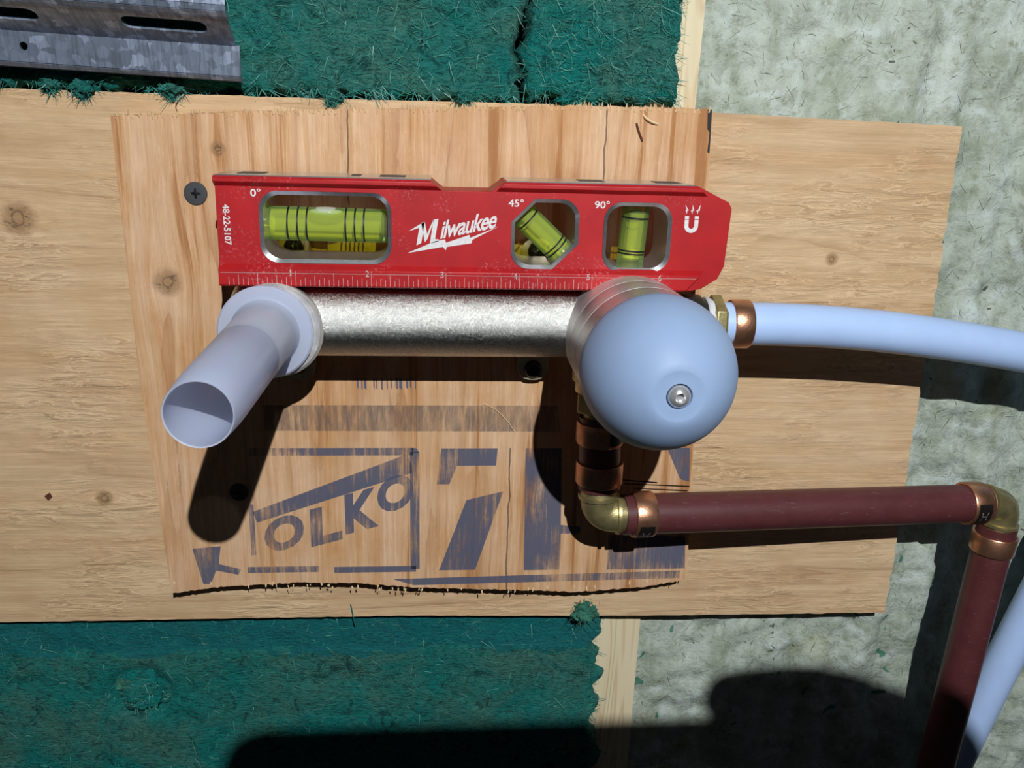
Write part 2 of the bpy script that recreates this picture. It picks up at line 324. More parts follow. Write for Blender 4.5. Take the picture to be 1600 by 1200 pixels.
# ------------------------------------------------------------------ mesh helpers (inches)
class MB:
    def __init__(s): s.v = []; s.f = []
    def add(s, vs, fs):
        b = len(s.v); s.v += [Vector(p) for p in vs]; s.f += [tuple(i+b for i in f) for f in fs]; return s
    def box(s, x0, x1, y0, y1, z0, z1):
        vs = [(x, y, z) for x in (x0, x1) for y in (y0, y1) for z in (z0, z1)]
        return s.add(vs, [(0, 1, 3, 2), (4, 6, 7, 5), (0, 4, 5, 1), (2, 3, 7, 6), (0, 2, 6, 4), (1, 5, 7, 3)])
    def prism(s, outline, y0, y1, holes=(), fn=None):
        """outline in (x, z), extruded from y0 (front) to y1; holes are inner loops"""
        fn = fn or (lambda a, b, d: (a, d, b))
        loops = [list(outline)] + [list(h) for h in holes]
        pts = [p for l in loops for p in l]
        tris = tessellate_polygon([[Vector((p[0], p[1], 0)) for p in l] for l in loops])
        n = len(pts)
        vs = [fn(p[0], p[1], y0) for p in pts] + [fn(p[0], p[1], y1) for p in pts]
        fs = [tuple(t) for t in tris] + [tuple(i+n for i in reversed(t)) for t in tris]
        k = 0
        for l in loops:
            m = len(l)
            for i in range(m):
                a, b = k+i, k+(i+1) % m; fs.append((a, b, b+n, a+n))
            k += m
        return s.add(vs, fs)
    def lathe(s, prof, o=(0, 0, 0), axis=(0, -1, 0), n=48, cap0=False, cap1=False, phase=0.0):
        a = Vector(axis).normalized(); h = Vector((0, 0, 1)) if abs(a.z) < 0.9 else Vector((1, 0, 0))
        u = h.cross(a).normalized(); v = a.cross(u); o = Vector(o)
        vs = []; fs = []
        for (t, r) in prof:
            for i in range(n):
                th = phase+2*math.pi*i/n; vs.append(o+a*t+(u*math.cos(th)+v*math.sin(th))*r)
        for j in range(len(prof)-1):
            for i in range(n):
                i2 = (i+1) % n; fs.append((j*n+i, j*n+i2, (j+1)*n+i2, (j+1)*n+i))
        if cap0: fs.append(tuple(reversed(range(n))))
        if cap1: fs.append(tuple(range((len(prof)-1)*n, len(prof)*n)))
        return s.add(vs, fs)
    def tube(s, pts, r, n=24, caps=True):
        pts = [Vector(p) for p in pts]; N = len(pts)
        rs = r if isinstance(r, (list, tuple)) else [r]*N
        T = [(pts[min(i+1, N-1)]-pts[max(i-1, 0)]).normalized() for i in range(N)]
        h = Vector((0, 0, 1)) if abs(T[0].z) < 0.9 else Vector((1, 0, 0)); u = h.cross(T[0]).normalized(); vs = []
        for i in range(N):
            u = (u-T[i]*u.dot(T[i])).normalized(); v = T[i].cross(u)
            for k in range(n):
                th = 2*math.pi*k/n; vs.append(pts[i]+(u*math.cos(th)+v*math.sin(th))*rs[i])
        fs = [(j*n+i, j*n+(i+1) % n, (j+1)*n+(i+1) % n, (j+1)*n+i) for j in range(N-1) for i in range(n)]
        if caps: fs += [tuple(reversed(range(n))), tuple(range((N-1)*n, N*n))]
        return s.add(vs, fs)
    def fibre(s, p, d, L, w_, bend):
        p = Vector(p); d = Vector(d).normalized(); q = p+d*L*0.5+bend*0.5; r = p+d*L+bend*1.6
        side = d.cross(Vector((0.3, 1, 0.2))).normalized()*w_*0.5; up = d.cross(side).normalized()*w_*0.45
        vs = []
        for c_, k in ((p, 1), (q, 0.9), (r, 0.35)):
            vs += [c_+side*k, c_-side*k*0.6+up*k, c_-side*k*0.6-up*k]
        fs = [(j*3+i, j*3+(i+1) % 3, (j+1)*3+(i+1) % 3, (j+1)*3+i) for j in range(2) for i in range(3)]
        return s.add(vs, fs+[(2, 1, 0), (6, 7, 8)])
    def mesh(s, name, origin, angle):
        me = bpy.data.meshes.new(name); o = Vector(origin)
        me.from_pydata([(p-o)*I for p in s.v], [], s.f)
        bm = bmesh.new(); bm.from_mesh(me); bmesh.ops.recalc_face_normals(bm, faces=bm.faces); bm.to_mesh(me); bm.free()
        if angle:
            me.polygons.foreach_set('use_smooth', [True]*len(me.polygons)); me.set_sharp_from_angle(angle=math.radians(angle))
        me.update(); return me
    def build(s, name, m, parent=None, origin=None, angle=35, bevel=0):
        if parent is not None: origin = parent['_o']
        if origin is None: origin = (0, 0, 0)
        ob = bpy.data.objects.new(name, s.mesh(name, origin, angle)); COL.objects.link(ob)
        for mm in (m if isinstance(m, (list, tuple)) else [m]): ob.data.materials.append(mm if not isinstance(mm, str) else M[mm])
        if parent is None: ob.location = Vector(origin)*I
        else: ob.parent = parent
        ob['_o'] = list(origin)
        if bevel:
            b = ob.modifiers.new('bevel', 'BEVEL'); b.width = bevel*I; b.segments = 2; b.limit_method = 'ANGLE'; b.angle_limit = math.radians(35)
        return ob

def thing(name, o):
    e = bpy.data.objects.new(name, None); COL.objects.link(e); e.location = Vector(o)*I; e['_o'] = list(o); e.empty_display_size = 0.01; return e
def tag(o, label=None, cat=None, group=None, kind=None):
    for k, v in (('label', label), ('category', cat), ('group', group), ('kind', kind)):
        if v: o[k] = v
    return o

def text2d(body, offset=0.0, spacing=1.0):
    """returns (verts2d, faces) of the text, unit-normalised to its own bounding box"""
    cu = bpy.data.curves.new('lettering', 'FONT'); cu.body = body; cu.offset = offset; cu.space_character = spacing; cu.resolution_u = 4
    ob = bpy.data.objects.new('lettering', cu); COL.objects.link(ob); bpy.context.view_layer.update()
    me = bpy.data.meshes.new_from_object(ob.evaluated_get(bpy.context.evaluated_depsgraph_get()))
    vs = [(v.co.x, v.co.y) for v in me.vertices]; fs = [tuple(p.vertices) for p in me.polygons]
    bpy.data.objects.remove(ob, do_unlink=True); bpy.data.meshes.remove(me); bpy.data.curves.remove(cu)
    x0 = min(p[0] for p in vs); x1 = max(p[0] for p in vs); y0 = min(p[1] for p in vs); y1 = max(p[1] for p in vs)
    return [((p[0]-x0)/(x1-x0), (p[1]-y0)/(y1-y0)) for p in vs], fs
def put_text(mb, body, o, ux, uz, y, offset=0.0, spacing=1.0):
    """o = lower left corner (x, z); ux / uz = the box's width and height vectors in (x, z)"""
    vs, fs = text2d(body, offset, spacing)
    return mb.add([(o[0]+ux[0]*a+uz[0]*b, y, o[1]+ux[1]*a+uz[1]*b) for a, b in vs], fs)
def flat(mb, pts, y): 
    tr = tessellate_polygon([[Vector((p[0], p[1], 0)) for p in pts]])
    return mb.add([(p[0], y, p[1]) for p in pts], [tuple(t) for t in tr])
def rrect(x0, x1, z0, z1, r, n=7, cut=None):
    cs = [(x1-r, z1-r, 0), (x0+r, z1-r, 90), (x0+r, z0+r, 180), (x1-r, z0+r, 270)]; out = []
    for q, (cx_, cz_, a0) in enumerate(cs):
        if cut and cut[q]:
            k = cut[q]
            corner = [((x1, z1-k), (x1-k, z1)), ((x0+k, z1), (x0, z1-k)), ((x0, z0+k), (x0+k, z0)), ((x1-k, z0), (x1, z0+k))][q]
            out += list(corner); continue
        for i in range(n+1):
            a = math.radians(a0+90*i/n); out.append((cx_+r*math.cos(a), cz_+r*math.sin(a)))
    return out
def ragged(pts, step, amp, seed):
    out = []; rr = random.Random(seed)
    for i, (a, b) in enumerate(zip(pts, pts[1:]+pts[:1])):
        L = math.hypot(b[0]-a[0], b[1]-a[1]); k = max(1, int(L/step))
        am = amp[i] if isinstance(amp, (list, tuple)) else amp
        for j in range(k):
            t = j/k; q = rr.uniform(-am, am) if j else 0
            nx, nz = -(b[1]-a[1])/L, (b[0]-a[0])/L
            out.append((a[0]+(b[0]-a[0])*t+nx*q, a[1]+(b[1]-a[1])*t+nz*q))
    return out
def nz3(x, y, z, o=4): return noise.fractal(Vector((x, y, z)), 0.8, 2.1, o, noise_basis='PERLIN_ORIGINAL')

# ------------------------------------------------------------------ the wall
tag(MB().box(-40, 44, 2.6, 3.1, -34, 30).build('wall_back', 'sheathing', origin=(0, 2.6, -34)), kind='structure')

def slab(outline, y0, y1, name, mface, mside, origin, label, cat, extra_edge=0.0):
    mb = MB(); mb.prism(outline, y0, y1)
    ob = mb.build(name, [M[mface], M[mside]], origin=origin, angle=30)
    for p in ob.data.polygons:
        if abs(p.normal.y) < 0.5: p.material_index = 1
    return tag(ob, label, cat)

ply_out = ragged([(-13, .27), (-1.3, .27), (1.65, .29), (4.2, .24), (8.12, .15), (8.15, -3.6), (8.21, -8.44), (3.6, -8.41), (-.94, -8.32), (-13, -8.30)], .12, [.006, .006, .006, .006, .02, .02, .008, .006, .006, 0], 3)
ply = slab(ply_out, 0.5, 0.94, 'plywood_sheet', 'ply', 'ply_edge', (0, .94, 0), 'wide pale plywood sheet with horizontal grain screwed across the studs behind the smaller board', 'plywood')
up_out = ragged([(-4.56, -.06), (-3.8, -.01), (-1.33, .13), (1.96, .27), (3.97, .28), (4.10, -3.5), (4.25, -7.40), (4.11, -7.44), (3.45, -7.55), (2.35, -7.62), (1.25, -7.56), (-.36, -7.49), (-1.31, -7.39), (-2.25, -7.36), (-3.7, -7.43), (-4.34, -7.53), (-4.52, -3.65)],
                .05, [.012]*4+[.004, .004]+[.012]*9+[.004, .004], 5)
board = slab(up_out, 0.0, 0.499, 'backing_board', 'board', 'ply_edge', (0, .499, 0), 'smaller orange-toned board with vertical grain and a worn blue stamp, holding the valve', 'board')

# pencil line and dark corner stroke on the board's edge
# lifted splinters along the sawn edges
rr_ = random.Random(4); mb = MB()
for k in range(330):
    if rr_.random() < .85: x = rr_.uniform(-4.5, 3.95); z = (-.04+.16*(x+4.5)/3.2 if x < -1.3 else .13+.14*(x+1.3)/3.3 if x < 2 else .275)
    else: x = rr_.uniform(-4.3, 4.1); z = -7.46-.1*math.sin((x+1.5)*.6)
    up = z > -3; mb.fibre((x, -.004, z-rr_.uniform(0, .07)*(1 if up else -1)), (rr_.uniform(-.3, .3), -rr_.uniform(.0, .15), 1 if up else -1), rr_.uniform(.03, .075), rr_.uniform(.012, .03), Vector((0, -.004, 0)))
sp_ = mb.build('edge_splinters', 'splinter', board, angle=0); sp_['kind'] = 'stuff'
mb = MB(); flat(mb, [(3.90, .27), (3.965, .27), (3.985, -.35), (3.95, -.33), (3.955, -.05), (3.92, 0)], -.004); mb.build('marker_stroke', 'dark_print', board)
# worn stamp
mb = MB()
def band(x0, x1, z0, z1): flat(mb, [(x0, z0), (x1, z0), (x1, z1), (x0, z1)], -.004)
def path2(pts, wd):
    for a, b in zip(pts, pts[1:]):
        L = math.hypot(b[0]-a[0], b[1]-a[1]); nx, nz = -(b[1]-a[1])/L*wd/2, (b[0]-a[0])/L*wd/2
        flat(mb, [(a[0]-nx, a[1]-nz), (b[0]-nx, b[1]-nz), (b[0]+nx, b[1]+nz), (a[0]+nx, a[1]+nz)], -.004)
band(-2.95, -.40, -5.12, -4.99); band(-.45, -.30, -7.14, -5.06); flat(mb, [(-.42, -5.06), (-.30, -5.08), (-.34, -5.0), (-.40, -4.99), (-.42, -4.99)], -.004)
band(-3.10, -1.95, -7.17, -7.06); band(-1.70, -.36, -7.19, -7.08)
band(-3.02, -2.94, -6.85, -5.95)
flat(mb, [(-2.96, -6.08), (-.50, -5.10), (-.42, -5.28), (-.42, -5.42), (-2.90, -6.27)], -.004)
M_ol = mb.build('stamp_frame', 'ink', board)
mb = MB()
for ch, x0, x1, zb, zt in (('O', -2.80, -2.16, -6.83, -6.18), ('L', -2.06, -1.55, -6.70, -5.98), ('K', -1.50, -.96, -6.48, -5.72), ('O', -.98, -.40, -6.14, -5.48)):
    k = (x1-x0)*.28; put_text(mb, ch, (x0, zb-.02), (x1-x0, k), (0, (zt-zb)*(.93)), -.0045, offset=.045)
mb.build('stamp_lettering', 'ink', board)
mb = MB(); flat(mb, [(.05, -5.0), (.95, -5.0), (.93, -5.30), (.30, -5.30), (.18, -5.62), (-.02, -5.62)], -.004); mb.build('stamp_block_shape', 'ink', board)
mb = MB(); flat(mb, [(.46, -5.90), (1.06, -5.75), (.62, -7.17), (.02, -7.17)], -.004); mb.build('stamp_block_shape', 'ink', board)
mb = MB(); flat(mb, [(1.40, -5.0), (1.99, -5.0), (2.03, -6.36), (2.36, -6.40), (2.36, -6.52), (2.04, -6.52), (2.05, -7.19), (1.44, -7.19)], -.004); mb.build('stamp_block_shape', 'ink', board)
mb = MB(); flat(mb, [(2.84, -6.55), (4.16, -6.60), (4.20, -7.20), (2.86, -7.20)], -.004); mb.build('stamp_block_shape', 'ink', board)
mb = MB(); flat(mb, [(3.72, -5.0), (4.10, -5.0), (4.14, -5.60), (3.98, -5.55)], -.004); mb.build('stamp_block_shape', 'ink', board)
mb = MB(); flat(mb, [(-.75, -7.32), (4.12, -7.24), (4.12, -7.38), (-.4, -7.44)], -.004); mb.build('stamp_block_shape', 'ink', board)
mb = MB(); flat(mb, [(-3.95, -6.72), (-3.5, -6.68), (-3.55, -7.0), (-3.2, -7.1), (-3.25, -7.2), (-3.6, -7.12), (-3.7, -7.36), (-3.82, -7.36)], -.004); mb.build('stamp_block_shape', 'ink', board)
mb = MB(); flat(mb, [(-2.7, -4.28), (1.9, -4.28), (1.95, -4.72), (-2.7, -4.70)], -.0035); mb.build('stamp_faint_band', 'ink_faint', board)
mb = MB()
rs_ = random.Random(8); x_ = -1.26
while x_ < -.30:      # rubbed-out small print: only broken upright strokes are left
    w_ = rs_.uniform(.015, .05); flat(mb, [(x_, -4.02+rs_.uniform(0, .06)), (x_+w_, -4.03), (x_+w_, -3.84-rs_.uniform(0, .05)), (x_, -3.83)], -.004); x_ += w_+rs_.uniform(.012, .06)+(.07 if -1.18 < x_ < -1.10 else 0)
mb.build('stamp_small_print', 'ink', board)
mb = MB()
for zz, a, b in ((-5.62, 3.05, 4.15), (-5.70, 3.2, 4.12), (-5.55, 3.0, 3.6)): flat(mb, [(a, zz), (b, zz-.05), (b, zz-.075), (a, zz-.015)], -.004)
mb.build('pencil_marks', 'dark_print', board)

# stud: one long upright between the two kinds of insulation
st = ragged([(2.85, 6), (4.06, 6), (3.76, -15), (2.72, -15)], .4, .008, 9)
tag(slab([(2.98, 6), (4.08, 6), (3.98, .0), (3.76, -8.7), (3.70, -16), (2.72, -16)], .97, 2.55, 'wall_stud', 'stud', 'stud', (3.4, 2.55, -16), 'x', 'y'), 'pale upright wooden stud between green and grey insulation, behind the plywood', 'stud')

def batt(name, m, xl, xr, zt, zb, y0, yb, amp, step, origin, label, cat, edge_l, edge_r, edge_t, edge_b, seed, extra=None, edge_noise=.10):
    """lumpy blanket; xl/xr are functions of z; edges roll back towards yb"""
    zs = int((zt-zb)/step)+1; W_ = max(abs(xr(zt)-xl(zt)), abs(xr(zb)-xl(zb))); xs = int(W_/step)+1
    vs = []; surf = []
    for j in range(zs+1):
        z = zt+(zb-zt)*j/zs; a, b = xl(z), xr(z)
        for i in range(xs+1):
            x = a+(b-a)*i/xs
            dd = 9.0
            if edge_l: dd = min(dd, x-a)
            if edge_r: dd = min(dd, b-x)
            if edge_t: dd = min(dd, zt-z)
            if edge_b: dd = min(dd, z-zb)
            y = y0-amp*(nz3(x*.55+seed, 0, z*.55, 3)*1.1+nz3(x*2.2, seed, z*2.6, 4)*.55+nz3(x*8+seed, 3, z*9, 2)*.16)
            if extra: y += extra(x, z)
            roll = .16
            if dd < roll: y += (1-math.sqrt(max(0, 1-((roll-dd)/roll)**2)))*.30
            k = max(0, 1-dd/.25)
            x2 = x+edge_noise*k*nz3(x*2.5, 5, z*3.2, 4)*1.4*(1 if (edge_l or edge_r) else 0); z2 = z+edge_noise*k*nz3(x*3.3, 9+seed, z*2.2, 4)*1.4*(1 if (edge_t or edge_b) else 0)
            vs.append((x2, min(y, yb-.02), z2))
    n = xs+1; fs = [(j*n+i, j*n+i+1, (j+1)*n+i+1, (j+1)*n+i) for j in range(zs) for i in range(xs)]
    ring = [i for i in range(n)]+[j*n+xs for j in range(1, zs+1)]+[zs*n+i for i in range(xs-1, -1, -1)]+[j*n for j in range(zs-1, 0, -1)]
    mb = MB(); base = len(vs); back = [(vs[k][0], yb, vs[k][2]) for k in ring]; R = len(ring)
    fs += [(ring[k], ring[(k+1) % R], base+(k+1) % R, base+k) for k in range(R)]
    mb.add(vs+back, fs)
    ob = mb.build(name, m, origin=origin, angle=60)
    tag(ob, label, cat); return ob, vs
def fibres(n, vs, parent, name, m, seed, lmin, lmax, wmin, wmax, out=0.25, keep=None, down=0):
    rr = random.Random(seed); mb = MB(); k = 0
    while k < n:
        p = vs[rr.randrange(len(vs))]
        if keep and not keep(p): continue
        a = rr.uniform(0, 2*math.pi); d = Vector((math.cos(a), -rr.uniform(0, out), math.sin(a)*.8-down))
        bend = Vector((rr.uniform(-1, 1), rr.uniform(-.6, .1), rr.uniform(-1, 1)))*.05
        mb.fibre(Vector(p)+Vector((0, -.006, 0)), d, rr.uniform(lmin, lmax), rr.uniform(wmin, wmax), bend); k += 1
    ob = mb.build(name, m, parent, angle=0); ob['kind'] = 'stuff'; return ob

crease = lambda x, z: 0.25*math.exp(-((x-1.2-.08*math.sin(z*4))/.06)**2)
inview = lambda p: -8 < p[0] < 12 and -14 < p[2] < 3
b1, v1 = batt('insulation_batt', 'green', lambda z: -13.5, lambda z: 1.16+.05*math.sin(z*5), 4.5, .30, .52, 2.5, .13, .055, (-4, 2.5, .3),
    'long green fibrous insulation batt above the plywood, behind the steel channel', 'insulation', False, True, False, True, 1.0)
fibres(3200, v1, b1, 'loose_fibres', 'fiber', 11, .04, .16, .005, .010, .4, lambda p: -7 < p[0] and p[2] < 2.3)
fibres(420, v1, b1, 'pale_fibres', 'fiber_pale', 12, .06, .28, .005, .011, .6, lambda p: -7 < p[0] and p[2] < 2.3)
fibres(520, v1, b1, 'hanging_fibres', 'fiber', 13, .08, .24, .008, .016, .25, lambda p: -7 < p[0] and p[2] < .42 and nz3(p[0]*1.8, 2, 0, 2) > -.05, down=.9)
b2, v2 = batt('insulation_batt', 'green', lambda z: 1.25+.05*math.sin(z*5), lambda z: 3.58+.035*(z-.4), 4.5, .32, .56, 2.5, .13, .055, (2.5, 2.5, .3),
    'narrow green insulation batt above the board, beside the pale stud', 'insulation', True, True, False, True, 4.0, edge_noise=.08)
fibres(1500, v2, b2, 'loose_fibres', 'fiber', 14, .04, .16, .005, .010, .4, lambda p: p[2] < 2.3)
fibres(260, v2, b2, 'pale_fibres', 'fiber_pale', 15, .06, .28, .005, .011, .6, lambda p: p[2] < 2.3)
fibres(260, v2, b2, 'hanging_fibres', 'fiber', 16, .05, .15, .007, .013, .25, lambda p: p[2] < .45 or p[0] > 3.5, down=.5)
def lowshape(x, z):
    e = 0
    if z > -9.1: e += .05*(z+9.1)+.03
    r = math.hypot(x+5.3, z+9.95); e += .16*math.exp(-((r-.42)/.12)**2)-.10*math.exp(-(r/.3)**2)
    e += .12*math.exp(-((x-.85-.3*(z+9.2))/.05)**2)*math.exp(-((z+9.25)/.3)**2)
    return e
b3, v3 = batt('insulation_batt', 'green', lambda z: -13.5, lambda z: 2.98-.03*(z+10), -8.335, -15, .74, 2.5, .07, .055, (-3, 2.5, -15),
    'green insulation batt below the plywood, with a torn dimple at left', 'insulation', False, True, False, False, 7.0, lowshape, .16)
fibres(2600, v3, b3, 'loose_fibres', 'fiber', 17, .05, .16, .005, .011, .3, lambda p: -8.5 < p[0] and p[2] > -12.2)
fibres(420, v3, b3, 'pale_fibres', 'fiber_pale', 18, .05, .24, .005, .011, .5, lambda p: -8.5 < p[0] and p[2] > -12.2)
fibres(240, v3, b3, 'edge_fibres', 'fiber', 19, .05, .14, .007, .014, .3, lambda p: p[0] > 2.75 and p[2] > -12.2)
# torn tuft at the upper right corner of the lower batt
def blob(c, r, seed, sub=28):
    mb = MB(); vs = []; fs = []
    for j in range(sub+1):
        th = math.pi*j/sub
        for i in range(sub*2):
            ph = math.pi*i/sub; d = Vector((math.sin(th)*math.cos(ph), math.sin(th)*math.sin(ph), math.cos(th)))
            k = 1+.55*nz3(d.x*1.6+seed, d.y*1.6, d.z*1.6, 4)+.12*nz3(d.x*7, d.y*7+seed, d.z*7, 2)
            vs.append(Vector(c)+Vector((d.x*r[0], d.y*r[1], d.z*r[2]))*k)
    n = sub*2; fs = [(j*n+i, j*n+(i+1) % n, (j+1)*n+(i+1) % n, (j+1)*n+i) for j in range(sub) for i in range(n)]
    return mb.add(vs, fs), vs
mb, tv = blob((2.60, .55, -8.28), (.26, .22, .17), 3.0)
tf = mb.build('torn_tuft', 'green_tuft', b3, angle=60)
mb, dv_ = blob((-5.22, .76, -9.98), (.34, .16, .26), 9.0); mb.build('torn_tuft', 'green', b3, angle=60); fibres(160, dv_, b3, 'tuft_fibres', 'fiber_pale', 25, .05, .15, .006, .012, .5)
mb, dv_ = blob((-5.55, .80, -9.78), (.16, .12, .10), 12.0); mb.build('torn_tuft', 'green_tuft', b3, angle=60)
fibres(220, tv, b3, 'tuft_fibres', 'green_tuft', 20, .06, .16, .008, .014, .9)
for k, (tx, tz, rx, rz) in enumerate(((-5.05, .33, .16, .13), (-3.85, .36, .17, .12), (-5.5, .34, .12, .08), (-1.55, .30, .12, .10), (.35, .33, .10, .08), (1.9, .36, .16, .07))):
    mb, tv = blob((tx, .48, tz), (rx, .14, rz), 5.0+k*2.7, 18); pr = b1 if tx < 1.2 else b2
    mb.build('hanging_tuft', 'green', pr, angle=60); f_ = fibres(110, tv, pr, 'tuft_fibres', 'fiber', 30+k, .05, .15, .007, .013, .6, down=.6)

def woolshape(x, z):
    lump = -.05*nz3(x*1.9, 7, z*1.9, 4)
    rib = max(0, min(1, (x-6.0)/2))
    return -.05*rib*math.sin(x*7+2.2*nz3(x*.6, 0, z*.35, 2))-.03*nz3(x*3, 1, z*.9, 3)+lump
b4, v4 = batt('mineral_wool_batt', 'wool', lambda z: (3.99 if z > 0 else 3.80+.03*(z+8) if z < -8 else 3.99+.0225*z), lambda z: 17, 5, -16, 1.12, 2.5, .10, .085, (10, 2.5, -16),
    'grey-green mineral wool batt filling the bay right of the stud', 'insulation', False, False, False, False, 11.0, woolshape)
M['wool_fiber'] = mat_simple('grey_wool_fibre', srgb(176, 188, 164), 0.6, 0, 0.5, 1.0)
fibres(2600, v4, b4, 'loose_fibres', 'wool_fiber', 21, .05, .2, .005, .010, .3, lambda p: p[0] < 12.5 and -12.5 < p[2] < 2.6)

# ------------------------------------------------------------------ galvanised channel (top left)
ch = thing('steel_channel', (-4.5, .3, .5))
a_ = math.radians(-2.0)
def rotc(p):   # the channel hangs a little low at its right end
    x, y, z = p; dx, dz = x+2.76, z-.5
    return (-2.76+dx*math.cos(a_)-dz*math.sin(a_), y, .5+dx*math.sin(a_)+dz*math.cos(a_))
def sheet(mb, p0, p1, x0, x1, holes=(), th=.045):
    """flat strip between section points p0 and p1 (y, z); holes in strip coordinates"""
    q0, q1 = Vector((0, p0[0], p0[1])), Vector((0, p1[0], p1[1])); d = (q1-q0); L = d.length; d.normalize(); nrm = Vector((1, 0, 0)).cross(d)
    fn = lambda a, b, t: rotc(tuple(Vector((a, 0, 0))+q0+d*b+nrm*t))
    mb.prism([(x0, 0), (x1, 0), (x1, L), (x0, L)], -th/2, th/2, holes, fn)
XL, XR = -12.5, -2.80
mb = MB()
sect = [(-.62, 3.0), (-.62, 1.36), (-.60, 1.29), (-.54, 1.24), (-.46, 1.21)]
for a, b in zip(sect, sect[1:]): sheet(mb, a, b, XL, XR)
sheet(mb, (-.46, 1.21), (.06, .92), XL, XR-.02, [rrect(-9.4, -8.4, .07, .33, .12), rrect(-6.62, -5.28, .07, .33, .12), rrect(-4.22, -3.12, .07, .33, .12)])
mb.build('slotted_web', 'galv', ch, angle=50)
mb = MB(); hole = [(-5.64+.055*math.cos(k*math.pi/9), .20+.055*math.sin(k*math.pi/9)) for k in range(18)]
sheet(mb, (.06, .92), (.10, .52), XL, XR+.03, [hole]); sheet(mb, (.10, .52), (.15, .47), XL, XR+.03); sheet(mb, (.15, .47), (.27, .47), XL, XR+.03)
mb.build('lower_flange', 'galv', ch, angle=50)
tag(ch, 'galvanised steel channel with oval slots lying across the green insulation, top left', 'steel channel')

# ------------------------------------------------------------------ mixing valve
AX, AZ = 2.63, -2.82      # axis of the valve housing
BX, BZ = -2.28, -2.74     # axis of the outlet
PZ, PY = -2.70, -1.0      # manifold pipe
valve = thing('shower_valve', (0, 0, -2.7))
tag(valve, 'nickel shower valve manifold mounted on the board, with plastic guards on both outlets', 'valve')
mb = MB(); mb.lathe([(0, .40), (.04, .47), (.10, .495)]+[(.3+.2*k, .50) for k in range(24)]+[(5.1, .50)], (-2.80, PY, PZ), (1, 0, 0), 64, True, True)
mb.build('manifold_pipe', 'nickel_rough', valve, angle=50)
# outlet housing (left), turned collar with a round shoulder blending into the pipe
mb = MB(); mb.lathe([(-.55, .30), (-.5, .42), (-.3, .52), (0, .56), (.25, .60), (.45, .64), (.52, .64), (.56, .60), (.56, .35)], (BX+.10, PY, BZ), (0, -1, 0), 64, True, False)
mb.build('outlet_collar', 'nickel', valve)
mb = MB(); mb.lathe([(0, .32), (1.75, .32), (1.80, .30), (1.80, .26), (.1, .26)], (BX, PY, BZ), (0, -1, 0), 40); mb.build('outlet_nipple', 'nickel', valve)
# milky guard: flange, funnel and open tube
gd = [(1.58, .34), (1.58, .60), (1.60, .625), (1.66, .625), (1.685, .60), (1.685, .50), (1.70, .455), (1.76, .43), (1.9, .42), (2.9, .402), (2.92, .396), (2.94, .401), (3.8, .388), (4.45, .378), (4.62, .370), (5.00, .345), (5.02, .338), (5.01, .325), (4.4, .345), (3.4, .355), (2.95, .36), (2.90, .30), (2.90, .22)]
mb = MB(); mb.lathe(gd, (BX, 0, BZ), (0, -1, 0), 72); g_ = mb.build('outlet_guard', 'guard', valve, angle=40); g_['label'] = 'milky white plastic guard tube with a round flange'
# valve housing
mb = MB(); mb.lathe([(-.35, .55), (-.3, .78), (-.1, .87), (.3, .885), (.95, .89), (.96, .878), (.98, .89), (1.45, .895), (1.46, .882), (1.48, .895), (1.93, .90), (1.97, .915), (2.0, .915), (2.0, .6)], (AX, PY+.05, AZ), (0, -1, 0), 80, True, False)
mb.build('valve_housing', 'nickel', valve)
dm = [(0, .88), (0, .912), (.03, .925), (.15, .937)]
for k in range(1, 30):
    a = k/30*math.pi/2; dm.append((.15+1.12*math.sin(a), .02+.919*math.cos(a)**.95))
dm = [p for p in dm if p[1] > .33 or p[0] < .2]
tipt = dm[-1][0]+.012
dm += [(tipt+.006, .31), (tipt+.008, .28), (tipt+.004, .265), (tipt+.020, .17), (tipt+.018, .15), (tipt-.02, .14), (tipt-.06, .13), (tipt-.06, 0.001)]
mb = MB(); mb.lathe(dm, (AX, -2.93, AZ), (0, -1, 0), 96); dome = mb.build('protective_dome', 'dome', valve, angle=50); dome['label'] = 'blue-grey plastic dome over the valve'
yt = -2.93-tipt+.035
mb = MB(); mb.lathe([(0, .125), (.02, .135), (.06, .13), (.10, .10), (.12, .06), (.10, .05), (.05, .045), (.05, .001)], (AX, yt, AZ), (0, -1, 0), 32)
sc = mb.build('dome_screw', 'chrome', dome)
# lower outlet: hex body under the valve
mb = MB(); mb.lathe([(0, .42), (.35, .42), (.36, .37), (.52, .37)], (2.36, PY, -3.2), (0, 0, -1), 40, True, True); mb.build('lower_port', 'pale_brass', valve)
mb = MB(); mb.lathe([(0, .33), (.03, .37), (.30, .37), (.33, .33)], (2.38, PY, -3.72), (0, 0, -1), 6, True, True, .26); mb.build('hex_adapter', 'brass', valve, angle=20, bevel=.012)
mb = MB(); mb.lathe([(0, .25), (.28, .25), (.28, .22), (.6, .22)], (2.39, PY, -4.0), (0, 0, -1), 32, True, True); mb.build('barb', 'brass', valve)
# right inlet
mb = MB(); mb.lathe([(0, .42), (.22, .42), (.24, .38), (.30, .38)], (3.50, PY, PZ), (1, 0, 0), 40, True, True); mb.build('threaded_port', 'dark_metal', valve)
mb = MB(); mb.lathe([(0, .36), (.03, .39), (.07, .375), (.12, .36)], (3.79, PY, PZ), (1, 0, 0), 40, True, True); mb.build('thread_tape', 'tape', valve)
mb = MB(); mb.lathe([(0, .37), (.03, .42), (.17, .42), (.20, .37)], (3.88, PY, PZ), (1, 0, 0), 6, True, True, .4); mb.build('hex_adapter', 'brass', valve, angle=20, bevel=.012)
mb = MB(); mb.lathe([(0, .24), (.08, .24), (.08, .235), (.5, .235)], (4.06, PY, PZ), (1, 0, 0), 32, True, True); mb.build('barb', 'brass', valve)
